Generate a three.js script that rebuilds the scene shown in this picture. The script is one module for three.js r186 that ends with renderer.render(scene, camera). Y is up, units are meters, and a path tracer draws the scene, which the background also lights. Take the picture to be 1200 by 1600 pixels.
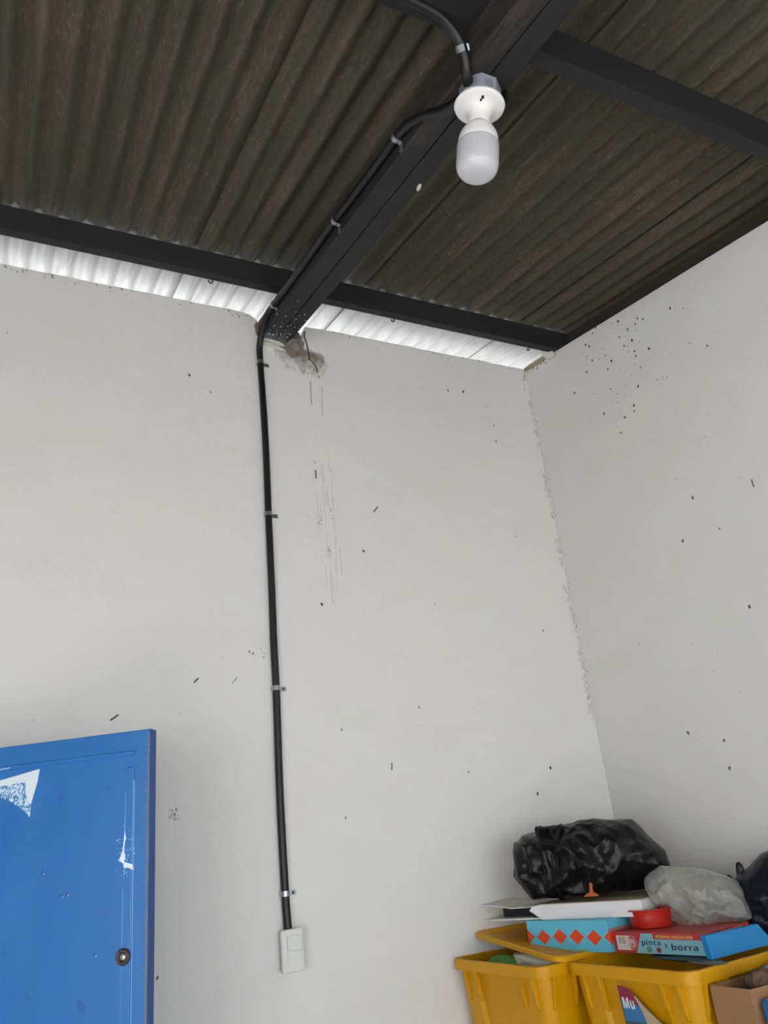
import * as THREE from 'three';
import { RoundedBoxGeometry } from 'three/addons/geometries/RoundedBoxGeometry.js';
import { ImprovedNoise } from 'three/addons/math/ImprovedNoise.js';
import { mergeGeometries, mergeVertices } from 'three/addons/utils/BufferGeometryUtils.js';

// ───────────── camera, sky, exposure ─────────────
const scene = new THREE.Scene();
const camera = new THREE.PerspectiveCamera(65.83, 1200 / 1600, 0.02, 200);
{
  // the room's axes as the photograph's three vanishing points give them
  const m = new THREE.Matrix4().makeBasis(new THREE.Vector3(0.89535917, -0.10159174, 0.43360245), new THREE.Vector3(-0.08387357, 0.91774308, 0.38821755), new THREE.Vector3(-0.43737534, -0.38396192, 0.81318882));
  camera.position.set(0, 1.6, 2.8);
  camera.quaternion.setFromRotationMatrix(m);
}
scene.background = new THREE.Color(0.90, 0.96, 1.0);   // even overcast sky
scene.backgroundIntensity = 0.6;
const sun = new THREE.DirectionalLight(0xfff9f1, 10);   // hazy sun, high on the left: it lights the yard and a patch of floor
sun.position.set(-9, 13, 7); sun.target.position.set(0, 0, 2); sun.castShadow = true; sun.shadow.radius = 4;
sun.shadow.mapSize.set(2048, 2048); Object.assign(sun.shadow.camera, { left: -12, right: 12, top: 12, bottom: -12, near: 1, far: 40 });
scene.add(sun, sun.target);
const renderer = new THREE.WebGLRenderer({ antialias: true });
renderer.toneMapping = THREE.LinearToneMapping;
renderer.toneMappingExposure = 11.3;
renderer.shadowMap.enabled = true;

// ───────────── helpers ─────────────
let seed = 7;
const rnd = () => { seed = (seed * 1664525 + 1013904223) >>> 0; return seed / 4294967296; };
const rr = (a, b) => a + (b - a) * rnd();
const perlin = new ImprovedNoise();
const V = (x, y, z) => new THREE.Vector3(x, y, z);
const clamp = THREE.MathUtils.clamp, smooth = THREE.MathUtils.smoothstep, lerp = THREE.MathUtils.lerp;
function fbm(x, y, z = 0, o = 4) { let s = 0, a = 0.5, f = 1; for (let i = 0; i < o; i++) { s += a * perlin.noise(x * f, y * f, z + i * 7.3); a *= 0.5; f *= 2.03; } return s; }

const used = new Map();
function numbered(n) { const k = used.get(n) ?? 0; used.set(n, k + 1); return k ? n + '_' + String(k).padStart(3, '0') : n; }
function mesh(name, geo, mat, parent) {
  const m = new THREE.Mesh(geo, mat); m.castShadow = m.receiveShadow = true;
  m.name = parent === scene ? numbered(name) : partName(name, parent);
  parent.add(m); return m;
}
function partName(n, parent) { const k = parent.children.filter((c) => c.name === n || c.name.startsWith(n + '_0')).length; return k ? n + '_' + String(k).padStart(3, '0') : n; }
function thing(name, label, category, p = [0, 0, 0], turn = 0, group) {
  const g = new THREE.Group(); g.name = numbered(name); g.position.set(...p); g.rotation.y = turn;
  g.userData = { label, category }; if (group) g.userData.group = group;
  scene.add(g); return g;
}
function tag(o, label, category, group) { o.userData.label = label; o.userData.category = category; if (group) o.userData.group = group; return o; }
function struct(name) { const g = new THREE.Group(); g.name = name; g.userData.kind = 'structure'; scene.add(g); return g; }
const box = (w, h, d, x = 0, y = 0, z = 0) => new THREE.BoxGeometry(w, h, d).translate(x, y, z);
const rbox = (w, h, d, r, x = 0, y = 0, z = 0, s = 3) => new RoundedBoxGeometry(w, h, d, s, r).translate(x, y, z);
const tube = (pts, r, seg = 80, rad = 14) => new THREE.TubeGeometry(new THREE.CatmullRomCurve3(pts.map((p) => V(...p)), false, 'centripetal'), seg, r, rad);
const lathe = (pts, n = 40) => new THREE.LatheGeometry(pts.map((p) => new THREE.Vector2(...p)), n);
const merge = (...g) => mergeGeometries(g.map((x) => { const y = x.index ? x.toNonIndexed() : x; for (const k of Object.keys(y.attributes)) if (!['position', 'normal', 'uv'].includes(k)) y.deleteAttribute(k); return y; }));
const std = (color, roughness = 0.7, more = {}) => new THREE.MeshStandardMaterial({ color, roughness, ...more });
const phys = (color, roughness, more = {}) => new THREE.MeshPhysicalMaterial({ color, roughness, ...more });
function canvas(w, h, paint) { const c = document.createElement('canvas'); c.width = w; c.height = h; const g = c.getContext('2d'); paint(g, w, h); return c; }
function colourMap(w, h, paint, more = {}) {
  const t = new THREE.CanvasTexture(canvas(w, h, paint)); t.colorSpace = THREE.SRGBColorSpace; t.wrapS = t.wrapT = THREE.RepeatWrapping; Object.assign(t, more); return t;
}
function dataMap(w, h, fn, srgb = true) {
  const d = new Uint8Array(w * h * 4);
  for (let y = 0, i = 0; y < h; y++) for (let x = 0; x < w; x++, i += 4) { const c = fn(x / w, y / h); d[i] = c[0]; d[i + 1] = c[1]; d[i + 2] = c[2]; d[i + 3] = 255; }
  const t = new THREE.DataTexture(d, w, h); t.wrapS = t.wrapT = THREE.RepeatWrapping; t.magFilter = THREE.LinearFilter; t.minFilter = THREE.LinearFilter;
  if (srgb) t.colorSpace = THREE.SRGBColorSpace; t.needsUpdate = true; return t;
}
// a strip of metal: path in (x, z), width along y
function ribbon(path, width, thick) {
  const s = new THREE.Shape(), out = [], n = path.length;
  for (const side of [1, -1]) for (let k = 0; k < n; k++) {
    const i = side > 0 ? k : n - 1 - k, a = path[Math.max(0, i - 1)], b = path[Math.min(n - 1, i + 1)];
    const dx = b[0] - a[0], dy = b[1] - a[1], l = Math.hypot(dx, dy) || 1;
    out.push(new THREE.Vector2(path[i][0] - (dy / l) * side * thick / 2, path[i][1] + (dx / l) * side * thick / 2));
  }
  s.setFromPoints(out);
  const g = new THREE.ExtrudeGeometry(s, { depth: width, bevelEnabled: false, curveSegments: 1 });
  return g.translate(0, 0, -width / 2).rotateX(Math.PI / 2).scale(1, 1, 1);   // shape y becomes z
}
// closed soft body whose outline (star-shaped, local x / y) is filled to a depth, with creases
function sack(outline, depth, { rings = 56, seg = 200, crease = 0.012, freq = 9, fine = 0.004, stretch = [1, 1, 1], z0 = 0, flat = -1e9, off = 0, calm = null } = {}) {
  const radius = (th) => {
    const dx = Math.cos(th), dy = Math.sin(th); let best = 0.01;
    for (let i = 0; i < outline.length; i++) {
      const [ax, ay] = outline[i], [bx, by] = outline[(i + 1) % outline.length], ex = bx - ax, ey = by - ay, det = dx * ey - dy * ex;
      if (Math.abs(det) < 1e-9) continue;
      const t = (ax * ey - ay * ex) / det, u = (ax * dy - ay * dx) / det;
      if (t > 0 && u >= 0 && u <= 1) best = Math.max(best, t);
    }
    return best;
  };
  const rad = Array.from({ length: seg }, (_, i) => radius((i / seg) * Math.PI * 2));
  const pos = [], idx = [];
  for (let j = 0; j <= rings; j++) {
    const u = 1 - (2 * j) / rings, S = 1 - u * u, C = Math.sign(u) * Math.sqrt(Math.max(0, 1 - Math.pow(S, 2.6)));
    for (let i = 0; i < seg; i++) {
      const th = (i / seg) * Math.PI * 2, r = rad[i] * S;
      let x = r * Math.cos(th), y = r * Math.sin(th), z = depth * C;
      const px = x * stretch[0], py = y * stretch[1], pz = z * stretch[2];
      let h = 0;
      for (let o = 0, a = crease, f = freq; o < 3; o++, a *= 0.5, f *= 1.9) h += a * (1 - 2.4 * Math.abs(perlin.noise(px * f + off + o * 3.1, py * f + off, pz * f + o * 5.7)));
      h += fine * (1 - 2.5 * Math.abs(perlin.noise(px * 55 + off, py * 38, pz * 55)));
      if (calm) h *= calm(x, y);
      const k = Math.abs(C);                       // creases work inwards at the outline, so the outline holds
      const l = Math.hypot(x, y, z) || 1;
      x += (x / l) * h * (0.35 + 0.65 * k) * 0.6; y += (y / l) * h * (0.35 + 0.65 * k) * 0.6; z += Math.sign(C) * h * k * 1.5;
      pos.push(x, Math.max(y, flat), z + z0);
    }
  }
  for (let j = 0; j < rings; j++) for (let i = 0; i < seg; i++) {
    const a = j * seg + i, b = j * seg + (i + 1) % seg, c = a + seg, d = b + seg;
    idx.push(a, c, b, b, c, d);
  }
  let g = new THREE.BufferGeometry(); g.setAttribute('position', new THREE.Float32BufferAttribute(pos, 3)); g.setIndex(idx);
  g = mergeVertices(g, 1e-5); g.computeVertexNormals();
  const uv = new Float32Array(g.attributes.position.count * 2); for (let i = 0; i < uv.length / 2; i++) { uv[2 * i] = g.attributes.position.getX(i); uv[2 * i + 1] = g.attributes.position.getY(i); }
  g.setAttribute('uv', new THREE.BufferAttribute(uv, 2));
  return g;
}
// irregular lump of mortar or cloth
function lump(rx, ry, rz, rough = 0.25, freq = 2, off = 0, detail = 4) {
  let g = mergeVertices(new THREE.IcosahedronGeometry(1, detail).deleteAttribute('normal').deleteAttribute('uv'), 1e-4); const p = g.attributes.position;
  for (let i = 0; i < p.count; i++) {
    const x = p.getX(i), y = p.getY(i), z = p.getZ(i), k = 1 + rough * 2 * fbm(x * freq + off, y * freq, z * freq, 3);
    p.setXYZ(i, x * k * rx, y * k * ry, z * k * rz);
  }
  g.computeVertexNormals(); const uv = new Float32Array(p.count * 2); for (let i = 0; i < p.count; i++) { uv[2 * i] = p.getX(i); uv[2 * i + 1] = p.getY(i); }
  g.setAttribute('uv', new THREE.BufferAttribute(uv, 2)); return g;
}

// ───────────── the room's measures ─────────────
const XL = -1.9, XR = 2.442, ZF = 5.6, T = 0.15;          // left wall, right wall, front wall, wall thickness
const SL = 0.18668, Y0 = 3.826, TH = Math.atan(SL);        // the roof falls towards the camera
const roofY = (z, off = 0) => Y0 + off - SL * z;

// ───────────── wall paint ─────────────
const speck = (g, x, y, r, col) => { g.fillStyle = col; g.beginPath(); g.ellipse(x, y, r * 0.75, r * 1.25, rr(-0.6, 0.6), 0, 7); g.fill(); };
function paintWall(g, w, h, px, marks) {
  g.fillStyle = 'rgb(226,224,221)'; g.fillRect(0, 0, w, h);
  // grain of the distemper: overlapping brushed patches, and faint scuffs
  for (let k = 0; k < 420; k++) {
    const x = rnd() * w, y = rnd() * h, a = rr(20, 120), b = rr(8, 50), tone = rnd() < 0.5 ? '214,211,200' : '234,232,228';
    g.fillStyle = `rgba(${tone},${rr(0.03, 0.10)})`; g.beginPath(); g.ellipse(x, y, a, b, rr(-0.5, 0.5), 0, 7); g.fill();
  }
  for (let k = 0; k < 5000; k++) { g.fillStyle = `rgba(${rnd() < 0.6 ? '150,146,135' : '245,244,240'},${rr(0.03, 0.12)})`; g.fillRect(rnd() * w, rnd() * h, rr(1, 2.5), rr(1, 2.5)); }
  marks(g, px);
}
const wallUV = (x0, y0, w, h) => (t) => { t.repeat.set(1 / w, 1 / h); t.offset.set(-x0 / w, -y0 / h); t.wrapS = t.wrapT = THREE.MirroredRepeatWrapping; return t; };
const backMap = wallUV(-0.3, 1.0, 2.95, 2.95)(colourMap(2048, 2048, (g, w, h) => {
  const S = w / 2.95, at = (x, y) => [(x + 0.3) * S, h - (y - 1.0) * S];
  paintWall(g, w, h, at, () => {
    const dark = 'rgba(48,40,36,0.9)', mid = 'rgba(92,84,76,0.75)', pale = 'rgba(120,110,98,0.4)';
    for (const [x, y] of [[0.665, 3.465], [1.182, 2.494], [1.389, 2.733], [2.157, 1.817], [2.07, 1.721], [2.173, 3.362], [1.937, 3.614], [2.027, 3.623]]) speck(g, ...at(x, y), rr(3, 4.6), dark);
    for (const [x, y] of [[0.753, 3.397], [1.755, 1.824], [2.251, 2.408], [1.703, 2.512], [1.225, 2.006], [2.179, 3.453], [2.152, 3.559], [-0.023, 3.524], [0.879, 2.301], [0.892, 2.294], [1.213, 1.697], [1.567, 2.081], [2.19, 2.86]]) speck(g, ...at(x, y), rr(2, 3.2), mid);
    for (let k = 0; k < 40; k++) speck(g, ...at(rr(0.1, 2.4), rr(1.4, 3.75)), rr(0.8, 1.8), pale);
    speck(g, ...at(0.553, 1.294), 3, 'rgba(50,60,90,0.8)');
    const line = (a, b, wd, col) => { g.strokeStyle = col; g.lineWidth = wd; g.lineCap = 'round'; g.beginPath(); g.moveTo(...at(...a)); const m = [(a[0] + b[0]) / 2 + rr(-0.003, 0.003), (a[1] + b[1]) / 2]; g.quadraticCurveTo(...at(...m), ...at(...b)); g.stroke(); };
    line([1.456, 2.918], [1.477, 2.944], 3.2, dark); line([0.811, 2.186], [0.828, 2.207], 2, mid); line([0.674, 2.19], [0.688, 2.203], 3.4, dark); line([0.395, 2.067], [0.417, 2.083], 3.6, dark);
    line([1.42, 1.874], [1.417, 1.851], 3, dark); line([1.199, 3.087], [1.198, 3.05], 4, 'rgba(40,38,40,0.85)'); line([1.198, 3.13], [1.199, 3.12], 3, mid);
    line([1.207, 3.536], [1.204, 3.413], 3, 'rgba(95,88,84,0.6)'); line([1.261, 3.512], [1.252, 3.362], 3, 'rgba(140,130,122,0.45)');
    // old drips below the rafter
    for (let k = 0; k < 26; k++) { const x = 1.2 + rr(-0.01, 0.09), y = rr(2.55, 3.15), l = rr(0.04, 0.2); line([x, y], [x + rr(-0.004, 0.004), y - l], rr(1.5, 4), `rgba(140,134,126,${rr(0.08, 0.26)})`); }
    for (const [cx, cy, n, col] of [[0.601, 1.757, 26, '110,92,74'], [1.201, 2.851, 14, '84,90,112'], [1.262, 2.891, 12, '90,84,80'], [1.225, 2.72, 22, '128,120,112'], [0.935, 2.3, 6, '90,84,78']])
      for (let k = 0; k < n; k++) speck(g, ...at(cx + rr(-0.014, 0.014), cy + rr(-0.022, 0.022)), rr(0.8, 2.6), `rgba(${col},${rr(0.15, 0.6)})`);
    // dirt and cracked plaster round the rafter's pocket
    for (let k = 0; k < 900; k++) { const a = rr(0, 1), x = lerp(1.06, 1.27, a) + rr(-0.03, 0.03), y = 3.70 - rnd() * rnd() * 0.13 - (a - 0.5) * 0.05; speck(g, ...at(x, y), rr(3, 12), `rgba(${rnd() < 0.5 ? '122,104,92' : '98,90,84'},${rr(0.03, 0.11)})`); }
    g.strokeStyle = 'rgba(70,46,34,0.95)'; g.lineWidth = 5; g.beginPath(); g.moveTo(...at(1.196, 3.80)); for (const q of [[1.193, 3.77], [1.203, 3.735], [1.206, 3.70], [1.211, 3.665], [1.208, 3.648]]) g.lineTo(...at(...q)); g.stroke();
    g.lineWidth = 3.5; g.beginPath(); g.moveTo(...at(1.209, 3.656)); for (const q of [[1.222, 3.64], [1.234, 3.626], [1.243, 3.604], [1.243, 3.59]]) g.lineTo(...at(...q)); g.stroke();
    for (let k = 0; k < 22; k++) speck(g, ...at(1.2 + rr(-0.03, 0.06), 3.59 + rr(-0.04, 0.05)), rr(1, 3), `rgba(86,66,56,${rr(0.2, 0.7)})`);
    // broken edge along the top of the wall
    for (let k = 0; k < 90; k++) { const x = rr(-0.2, 2.4); speck(g, ...at(x, 3.838 - rnd() * rnd() * 0.05), rr(1.5, 4.5), `rgba(96,86,78,${rr(0.15, 0.6)})`); }
    // dirt that gathered in the corner
    for (let k = 0; k < 420; k++) { const y = rr(2.0, 3.8); if (perlin.noise(y * 5, 3, 1) < -0.12) continue; speck(g, ...at(2.441 - rnd() * rnd() * 0.03, y), rr(1.5, 7), `rgba(128,122,112,${rr(0.04, 0.16)})`); }
    for (const y of [3.781, 3.765, 3.72, 3.435, 3.116, 2.845, 2.741, 2.132]) for (let k = 0; k < 5; k++) speck(g, ...at(2.432 + rr(-0.016, 0.008), y + rr(-0.03, 0.03)), rr(1.2, 3.2), `rgba(88,76,66,${rr(0.15, 0.6)})`);
  });
}));
const sideMap = wallUV(-0.05, 1.0, 2.95, 2.95)(colourMap(2048, 2048, (g, w, h) => {
  const S = w / 2.95, at = (z, y) => [(z + 0.05) * S, h - (y - 1.0) * S];
  paintWall(g, w, h, at, () => {
    const spots = [[0.683, 3.659], [0.789, 3.6], [0.817, 3.575], [0.771, 3.583], [0.723, 3.587], [0.547, 3.72], [0.521, 3.706], [0.668, 3.584], [0.731, 3.524], [0.461, 3.681], [0.481, 3.659], [0.681, 3.528], [0.729, 3.468],
      [0.729, 3.444], [0.806, 3.43], [0.562, 3.553], [0.589, 3.507], [0.479, 3.582], [0.558, 3.483], [0.427, 3.549], [0.738, 3.378], [0.7, 3.306], [0.545, 3.385], [0.321, 3.497], [0.651, 3.238], [0.645, 3.213], [0.586, 3.215],
      [0.472, 3.298], [0.543, 3.16], [1.077, 3.264], [0.819, 2.722], [0.899, 2.559], [0.719, 2.579], [0.963, 3.527], [0.93, 2.244], [0.51, 1.869], [0.668, 1.817], [0.661, 1.721]];
    for (const [z, y] of spots) speck(g, ...at(z, y), rr(2.6, 4.6), `rgba(42,36,33,${rr(0.7, 0.95)})`);
    for (let k = 0; k < 46; k++) speck(g, ...at(0.68 + rr(-0.3, 0.3) * rnd() * 1.4, 3.5 + rr(-0.3, 0.22)), rr(1.2, 2.6), `rgba(84,76,70,${rr(0.3, 0.7)})`);
    for (let k = 0; k < 50; k++) speck(g, ...at(rr(0.1, 1.6), rr(1.5, 3.5)), rr(1, 2), `rgba(110,104,98,${rr(0.2, 0.5)})`);
    g.strokeStyle = 'rgba(48,42,40,0.9)'; g.lineWidth = 3; g.beginPath(); g.moveTo(...at(1.088, 2.676)); g.lineTo(...at(1.088, 2.646)); g.stroke();
    for (let k = 0; k < 120; k++) speck(g, ...at(rnd() * rnd() * 0.035, rr(2.0, 3.8)), rr(1, 3.4), `rgba(112,106,98,${rr(0.1, 0.36)})`);
    for (let k = 0; k < 60; k++) speck(g, ...at(rr(0, 0.26), 0), 0, 'rgba(0,0,0,0)');
    for (let k = 0; k < 70; k++) { const z = rr(0.0, 0.27); speck(g, ...at(z, roofY(z) - 0.004 - rnd() * rnd() * 0.035), rr(1.5, 5), `rgba(${rnd() < 0.5 ? '120,86,62' : '92,76,66'},${rr(0.2, 0.6)})`); }
  });
}));
const plainMap = wallUV(0, 0, 3, 3)(colourMap(1024, 1024, (g, w, h) => paintWall(g, w, h, null, () => {})));
const bumps = dataMap(512, 512, (u, v) => { const a = 128 + 110 * (0.6 * fbm(u * 6, v * 6, 1, 3) + 0.4 * fbm(u * 34, v * 34, 4, 3)); return [a, a, a]; }, false);
bumps.repeat.set(1 / 1.2, 1 / 1.2); bumps.wrapS = bumps.wrapT = THREE.MirroredRepeatWrapping;
const wallMat = (map) => std(0xffffff, 0.9, { map, bumpMap: bumps, bumpScale: 0.006 });
const mBack = wallMat(backMap), mSide = wallMat(sideMap), mPlain = wallMat(plainMap);
const mMortar = std(0x7d766f, 0.95, { bumpMap: bumps, bumpScale: 0.01 }), mMortarPale = std(0xcfc9bf, 0.95, { bumpMap: bumps, bumpScale: 0.01 });

// ───────────── walls ─────────────
function slab(points, holes, depth) {
  const s = new THREE.Shape(points.map((p) => new THREE.Vector2(...p)));
  for (const [x0, y0, x1, y1] of holes) s.holes.push(new THREE.Path([V(x0, y0), V(x1, y0), V(x1, y1), V(x0, y1)].map((p) => new THREE.Vector2(p.x, p.y))));
  return new THREE.ExtrudeGeometry(s, { depth, bevelEnabled: false });
}
const wallBack = struct('wall_back');
{
  const top = [];
  // top edge from right to left: the bed of the rafter in the middle, slightly broken plaster along it
  for (let x = XR + T; x > 1.215; x -= 0.06) top.push([x, 3.832 + 0.005 * perlin.noise(x * 9, 3, 1) + 0.004 * perlin.noise(x * 31, 7, 2)]);
  top.push([1.199, 3.826], [1.178, 3.76], [1.15, 3.705], [1.10, 3.700], [1.0, 3.698], [0.975, 3.70], [0.966, 3.741], [0.972, 3.806], [0.962, 3.815], [0.937, 3.834]);
  for (let x = 0.90; x > XL - T; x -= 0.06) top.push([x, 3.841 + 0.006 * perlin.noise(x * 9, 3, 1) + 0.004 * perlin.noise(x * 31, 7, 2)]);
  const pts = [[XL - T, 0], [-1.255, 0], [-1.255, 1.985], [-0.335, 1.985], [-0.335, 0], [XR + T, 0], ...top, [XL - T, 3.84]];
  mesh('wall_surface', slab(pts, [], T).translate(0, 0, -T), mBack, wallBack);
  // mortar bedding under and beside the rafter
  const lm = (rx, ry, rz, x, y, z, mat, off, rough = 0.3, rot = 0) => mesh('mortar_patch', lump(rx, ry, rz, rough, 2.2, off, 12).rotateZ(rot).translate(x, y, z), mat, wallBack);
  lm(0.058, 0.010, 0.022, 1.035, 3.703, -0.002, mMortarPale, 1, 0.2, -0.06);
  lm(0.060, 0.009, 0.014, 1.03, 3.684, -0.001, mMortarPale, 5, 0.25, -0.16);
  lm(0.040, 0.050, 0.045, 1.148, 3.712, -0.012, mMortar, 9, 0.3, 0.2);
  lm(0.034, 0.030, 0.018, 1.135, 3.675, -0.004, mMortar, 13, 0.35, -0.2);
  lm(0.036, 0.050, 0.040, 1.160, 3.768, -0.045, mMortar, 19, 0.3, 0.25);
  lm(0.015, 0.066, 0.05, 0.966, 3.762, -0.042, std(0x8f7663, 0.95), 23, 0.25, 0.08);
}
const wallRight = struct('wall_right');
{
  // drawn in (z, y), stood along the right side, its top follows the roof
  const pts = [[0, 0], [ZF, 0], [ZF, roofY(ZF)]];
  for (let z = ZF - 0.1; z > 0.05; z -= 0.12) pts.push([z, roofY(z) + 0.004 * perlin.noise(z * 7, 2, 5)]);
  pts.push([0, roofY(0)]);
  const g = slab(pts, [], T);
  g.applyMatrix4(new THREE.Matrix4().set(0, 0, 1, XR, 0, 1, 0, 0, 1, 0, 0, 0, 0, 0, 0, 1));   // (z, y, depth) to (x, y, z)
  { const ix = g.index, p = g.attributes.position, n = p.count; if (!ix) for (let i = 0; i < n; i += 3) for (const at of [p, g.attributes.uv]) { const k = at.itemSize, a = at.array; for (let c = 0; c < k; c++) { const t = a[(i + 1) * k + c]; a[(i + 1) * k + c] = a[(i + 2) * k + c]; a[(i + 2) * k + c] = t; } } g.computeVertexNormals(); }
  mesh('wall_surface', g, mSide, wallRight);
  // plaster smeared where the purlin goes into the wall
  mesh('plaster_lump', lump(0.020, 0.024, 0.05, 0.18, 1.6, 3).rotateX(0.7).translate(2.428, 3.785, 0.215), mMortarPale, wallRight);
  mesh('plaster_lump', lump(0.012, 0.014, 0.13, 0.25, 2.5, 8).rotateX(TH).translate(2.444, 3.808, 0.11), std(0x9a8672, 0.95), wallRight);
}
const wallLeft = struct('wall_left');
{
  const g = slab([[-T, 0], [ZF + T, 0], [ZF + T, roofY(ZF + T) + 0.09], [0, roofY(0) + 0.09], [-T, roofY(0) + 0.09]], [[2.6, 0.9, 5.2, 2.3]], T), p = g.attributes.position;
  g.rotateY(-Math.PI / 2).translate(XL, 0, 0);        // (z, y, depth) stands along the left side, thickness outwards
  mesh('wall_surface', g, mPlain, wallLeft);
}
const wallFront = struct('wall_front');
mesh('wall_surface', slab([[XL - T, 0], [XR + T, 0], [XR + T, roofY(ZF) + 0.09], [XL - T, roofY(ZF) + 0.09]], [[-1.2, 0.9, 2.0, 2.45]], T).translate(0, 0, ZF), mPlain, wallFront);

const concrete = dataMap(512, 512, (u, v) => { const n = fbm(u * 7, v * 7, 2, 5); return [122 + 60 * n, 123 + 58 * n, 124 + 56 * n]; });
concrete.repeat.set(0.5, 0.5);
const floor = struct('floor');
mesh('floor_slab', slab([[XL - T, -0.15], [XR + T, -0.15], [XR + T, ZF + T], [XL - T, ZF + T]], [], 0.12).rotateX(Math.PI / 2), std(0xffffff, 0.75, { map: concrete }), floor);
const ground = struct('ground');
mesh('ground_surface', new THREE.BoxGeometry(70, 0.3, 70).translate(0, -0.29, 0), std(0x686b6f, 0.95), ground);

// unseen wall added outside, behind on the right: it keeps the light off one flank of the bare sheets
const yard = struct('wall_added_shade');
mesh('wall_surface', box(0.2, 3.6, 9, 3.3, 1.7, -4.8), std(0x4a4844, 0.9), yard);

// windows the daylight comes through (behind the camera)
const mFrame = std(0x3a4a5a, 0.5, { metalness: 0.3 });
function windowFrame(name, w, h, bars) {
  const g = struct(name), t = 0.04;
  mesh('window_frame', merge(box(w, t, t, 0, h / 2 - t / 2, 0), box(w, t, t, 0, -h / 2 + t / 2, 0), box(t, h - 2 * t, t, -w / 2 + t / 2, 0, 0), box(t, h - 2 * t, t, w / 2 - t / 2, 0, 0)), mFrame, g);
  for (let k = 1; k < bars; k++) mesh('mullion', box(0.025, h - 2 * t, 0.025, -w / 2 + (w * k) / bars, 0, 0), mFrame, g);
  return g;
}
{ const g = windowFrame('window_1', 3.2, 1.55, 4); g.position.set(0.4, 1.675, ZF + T / 2); }

{ const g = windowFrame('window_2', 2.6, 1.4, 3); g.position.set(XL - T / 2, 1.6, 3.9); g.rotation.y = Math.PI / 2; }

// ───────────── roof ─────────────
const PITCH = 0.0846, CREST = -0.0415, AMP = 0.031, TZ0 = -0.44, TZ1 = ZF + 0.55;
const sheetMap = dataMap(1024, 2048, (u, v) => {
  const x = u * 1.692, t = TZ0 + v * (TZ1 - TZ0);
  const U = u * 6.2831853, cx = Math.cos(U) * 1.2, sx = Math.sin(U) * 1.2;        // wraps across
  const grime = fbm(cx * 3 + 5, sx * 3, t * 1.1, 4), streak = fbm(cx * 16, sx * 16 + 3, t * 2.2, 3), fleck = fbm(cx * 42 + 1, sx * 42, t * 30, 2), patch = fbm(cx * 8 + 9, sx * 8, t * 6, 3), grain = fbm(cx * 90, sx * 90 + 7, t * 75, 2);
  const rust = smooth(streak * 0.12 + grime * 0.9 + patch * 0.35 + fleck * 0.5 + 0.06, -0.1, 0.55), pale = smooth(fleck * 0.8 + grain + patch * 0.5, 0.25, 0.6);
  let r = lerp(64, 76, rust), g = lerp(60, 64, rust), b = lerp(48, 51, rust);
  const k = 1.06 + 0.2 * grime + 0.1 * patch + 0.2 * fleck + 0.26 * grain; r *= k; g *= k; b *= k;
  r = lerp(r, 136, pale * 0.32); g = lerp(g, 122, pale * 0.32); b = lerp(b, 104, pale * 0.32);
  // beyond the first purlin the zinc is still bare, with a few stains
  const edge = smooth(t + 0.03 * fbm(cx * 9, sx * 9, 3, 3), 0.235, 0.27), stain = smooth(patch * 1.2 + 0.3 * streak, 0.22, 0.6), z = 168 + 12 * patch + 8 * fleck;
  return [lerp(z - 16 * stain, r, edge), lerp(z - 17 * stain, g, edge), lerp(z - 1 - 22 * stain, b, edge)].map((c) => clamp(c, 0, 255));
});
sheetMap.repeat.set(1 / 1.692, 1 / (TZ1 - TZ0)); sheetMap.offset.set(0, -TZ0 / (TZ1 - TZ0)); sheetMap.wrapT = THREE.ClampToEdgeWrapping;
const zincMap = dataMap(64, 512, (u, v) => { const t = TZ0 + v * (TZ1 - TZ0), e = 1 - smooth(t, 0.24, 0.262); return [0, 160, 190 * e]; }, false);   // bare zinc is metal, the grimy part is not
zincMap.repeat.copy(sheetMap.repeat); zincMap.offset.copy(sheetMap.offset); zincMap.wrapT = THREE.ClampToEdgeWrapping;
const mSheet = std(0xffffff, 0.8, { map: sheetMap, metalness: 1, metalnessMap: zincMap });
const ceiling = struct('ceiling'); ceiling.position.set(0, Y0, 0); ceiling.rotation.x = TH;
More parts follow.
